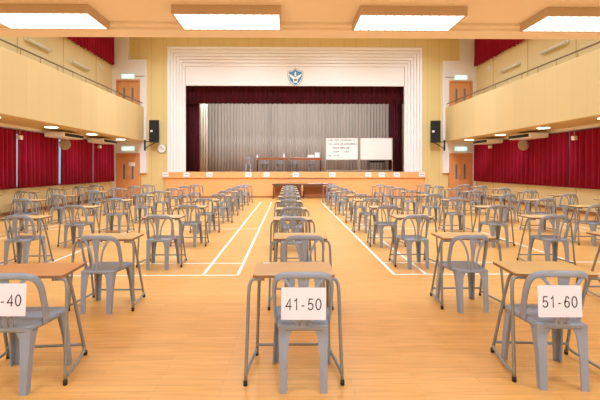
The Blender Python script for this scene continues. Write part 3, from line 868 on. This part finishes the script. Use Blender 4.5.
# whiteboards
def whiteboard(x, label, written):
    w = empty('whiteboard', (x, 22.7, SH)); tag(w, label, 'whiteboard', 'whiteboards on the stage')
    W, z0, z1 = .89, .66, 1.88
    MB().box(-W + .02, W - .02, -.012, .012, z0 + .02, z1 - .02).build('board', M['board'], w)
    f = MB()
    f.box(-W, W, -.018, .018, z1 - .02, z1); f.box(-W, W, -.018, .018, z0, z0 + .02)
    f.box(-W, -W + .02, -.018, .018, z0 + .02, z1 - .02); f.box(W - .02, W, -.018, .018, z0 + .02, z1 - .02)
    f.build('board_frame', M['alu'], w)
    s = MB()
    for q in (-1, 1):
        s.box(q * (W + .02) - .018, q * (W + .02) + .018, .0, .036, .04, z1)
        s.box(q * (W + .02) - .025, q * (W + .02) + .025, -.28, .28, .01, .045)
    s.box(-W, W, .002, .032, .06, .10)
    s.build('stand', M['alu'], w)
    tr = MB(); tr.box(-.5, .5, -.09, -.019, z0 - .02, z0 - .003); tr.build('pen_tray', M['alu'], w)
    if written:
        rn = random.Random(4); mk = MB()
        rows = [[(-.74, -.54), (-.40, -.26), (-.2, -.17), (-.08, .52), (.66, .68)], [(-.74, -.54), (-.46, -.24), (-.2, -.17), (-.08, .80)], [(-.50, -.24), (-.2, -.17), (-.10, .42)], [(-.46, -.24), (-.2, -.17), (.14, .42)], [(-.74, -.56), (-.44, -.24), (-.2, -.17)]]
        for i, row in enumerate(rows):
            z = 1.72 - i * .215
            for a, b in row:
                x = a
                while x < b - .01:
                    hgt = rn.uniform(.05, .085)
                    mk.tube([(x, -.0125, z), (x + .01, -.0125, z + hgt)], .011, 4)
                    mk.tube([(x + .01, -.0125, z + hgt), (x + .035, -.0125, z + hgt * rn.uniform(.4, .9)), (x + .03, -.0125, z + .005)], .010, 4)
                    x += rn.choice([.05, .055, .06, .085])
        mk.build('handwriting', M['marker'], w)
whiteboard(3.02, 'whiteboard on stand with handwritten notes, beside the stage tables', True)
whiteboard(4.92, 'blank whiteboard on stand at the right of the stage', False)

# paper tags along the stage lip
tags = [-6.22, -5.15, -3.98, -2.00, -1.07, .42, 2.30, 4.15, 4.84, 5.63, 6.92]
for i, x in enumerate(tags):
    t = empty('paper_tag', (x, STG - .002, 1.19)); tag(t, 'white paper tag on the stage edge, %s from the left end' % ordinal(i), 'paper tag', 'white tags along the stage edge')
    MB().box(-.155, .155, -.002, .0025, -.11, .11).build('sheet', M['paper'], t)
    mk = MB(); rn = random.Random(i)
    xx = -.1
    while xx < .1:
        mk.box(xx, xx + rn.uniform(.012, .02), -.0035, -.0021, -.03, .03); xx += .036
    mk.build('lettering', M['marker'], t)

# ------------------------------------------------------------------ loudspeakers, clock
for side, s in (('left', -1), ('right', 1)):
    k = empty('loudspeaker', (CX + s * 7.16, END - .001, 2.72))
    tag(k, 'tall black loudspeaker on a wall bracket %s of the stage' % side, 'loudspeaker', 'black loudspeakers')
    mb = MB()
    a = R(-s * 8)
    def rot(p): return Matrix.Rotation(a, 3, 'Z') @ Vector(p)
    mb.hexa([rot((-.24, -.62, .1)), rot((.24, -.62, .1)), rot((.17, -.2, .1)), rot((-.17, -.2, .1))], [rot((-.24, -.62, 1.2)), rot((.24, -.62, 1.2)), rot((.17, -.2, 1.2)), rot((-.17, -.2, 1.2))])
    mb.build('cabinet', M['black'], k)
    g = MB(); g.hexa([rot((-.22, -.635, .12)), rot((.22, -.635, .12)), rot((.22, -.6205, .12)), rot((-.22, -.6205, .12))], [rot((-.22, -.635, 1.18)), rot((.22, -.635, 1.18)), rot((.22, -.6205, 1.18)), rot((-.22, -.6205, 1.18))])
    g.build('grille', M['grille'], k)
    lg = MB(); c_ = rot((-.12, -.637, .66))
    lg.box(c_.x - .06, c_.x + .06, c_.y - .006, c_.y, .60, .70, bevel=.003); lg.build('badge', M['paper'], k)
    bxs = s * .53
    br = MB()
    br.box(bxs - .035, bxs + .035, -.185, -.1375, -.3, .25)
    br.tube([(bxs, -.17, -.2), rot((0, -.40, .08))], .022, 6)
    br.tube([(bxs, -.17, .15), rot((.0, -.25, .14))], .022, 6)
    br.build('bracket', M['black'], k)
ck = empty('wall_clock', (-6.46, END - .001, 2.53))
tag(ck, 'round white wall clock beside the left loudspeaker', 'clock')
rim = MB(); rim.disc((0, -.05, 0), .235, .05, 'y', 32); rim.build('rim', M['clock_rim'], ck)
MB().disc((0, -.056, 0), .21, .0055, 'y', 32).build('dial', M['clock_face'], ck)
h = MB()
h.prism([(-.012, -.02), (.012, -.02), (-.03, .13), (-.045, .125)], -.060, -.0565, 'y'); h.build('hour_hand', M['ink'], ck)
h = MB()
h.prism([(-.01, .02), (-.01, -.01), (.12, -.08), (.125, -.065)], -.064, -.0605, 'y'); h.build('minute_hand', M['ink'], ck)

# ------------------------------------------------------------------ gallery lamps overhead
for i, xc in enumerate((-2.775, -.675, 1.395, 3.485)):
    f = empty('ceiling_lamp', (xc, 4.78, 3.294))
    tag(f, 'boxed rectangular ceiling lamp in the row overhead, %s from the left' % ordinal(i), 'ceiling lamp', 'ceiling lamps overhead')
    W, D = .60, .27
    h = MB()
    h.box(-W, W, -D, -D + .018, -.098, 0); h.box(-W, W, D - .018, D, -.098, 0)
    h.box(-W, -W + .018, -D + .018, D - .018, -.098, 0); h.box(W - .018, W, -D + .018, D - .018, -.098, 0)
    h.box(-W + .018, W - .018, -D + .018, D - .018, -.02, 0)
    h.build('housing', M['lampbox'], f)
    MB().box(-W + .0185, W - .0185, -D + .0185, D - .0185, -.092, -.085).build('diffuser', M['diffuser'], f)

# ------------------------------------------------------------------ light
def area(name, loc, sx, sy, power, rot=(0, 0, 0), col=(.70, .85, 1), spread=180):
    l = bpy.data.lights.new(name, 'AREA'); l.shape = 'RECTANGLE'; l.size = sx; l.size_y = sy; l.energy = power; l.color = col; l.spread = R(spread)
    o = bpy.data.objects.new(name, l); COL.objects.link(o); o.location = loc; o.rotation_euler = rot
    return o
HALL_W = 88
for x in (-5.6, -1.7, 2.3, 6.2):
    for y in (7.0, 10.0, 13.0, 16.0, 18.6):
        area('hall_ceiling_light', (CX + x - .33, y, TOP - .05), 1.2, 1.2, HALL_W, spread=125)
for y in (-1.5, 1.5):
    for x in (-6, -2.7, .33, 3.4, 6.6):
        area('gallery_fill_light', (x, y, 3.27), 1.2, .5, 48)  # added unseen fill without fixtures, brightens the chair backs and near rows
for x in (-3.5, .33, 4.2):
    area('stage_batten_light', (x, 22.75, 5.8), 2.6, .3, 90, (R(52), 0, 0), (.92, .96, 1))
for x in (-4.5, .33, 5.2):
    area('stage_front_fill', (x, 12.0, TOP - .3), .8, .5, 78, (R(55), 0, 0), (.86, .93, 1), 75)  # added fill from overhead, out of view, to whiten the proscenium face
for s in (-1, 1):
    for y in (11.1, 13.85, 16.7, 19.6):
        l = bpy.data.lights.new('soffit_light', 'SPOT'); l.energy = 42; l.spot_size = R(150); l.spot_blend = .8; l.shadow_soft_size = .18; l.color = (.85, .93, 1)
        o = bpy.data.objects.new('soffit_light', l); COL.objects.link(o); o.location = (CX + s * 8.32, y, 2.85)

w = bpy.data.worlds.new('sky'); scene.world = w; w.use_nodes = True
bg = w.node_tree.nodes['Background']
bg.inputs['Color'].default_value = (0.78, 0.86, 1.0, 1); bg.inputs['Strength'].default_value = .6

# ------------------------------------------------------------------ camera
cam = bpy.data.cameras.new('camera'); cam.sensor_width = 36; cam.lens = 24.6
cam.shift_x = .0101; cam.shift_y = -.0525; cam.clip_end = 200
co = bpy.data.objects.new('camera', cam); COL.objects.link(co)
co.location = (0, 0, 1.5); co.rotation_euler = (R(90), 0, R(-.9))
scene.camera = co

vs = scene.view_settings
vs.view_transform = 'Standard'; vs.look = 'None'; vs.gamma = 1; vs.exposure = 0.12; vs.use_curve_mapping = False
scene.cycles.max_bounces = 8; scene.cycles.diffuse_bounces = 5
scene.cycles.use_denoising = True
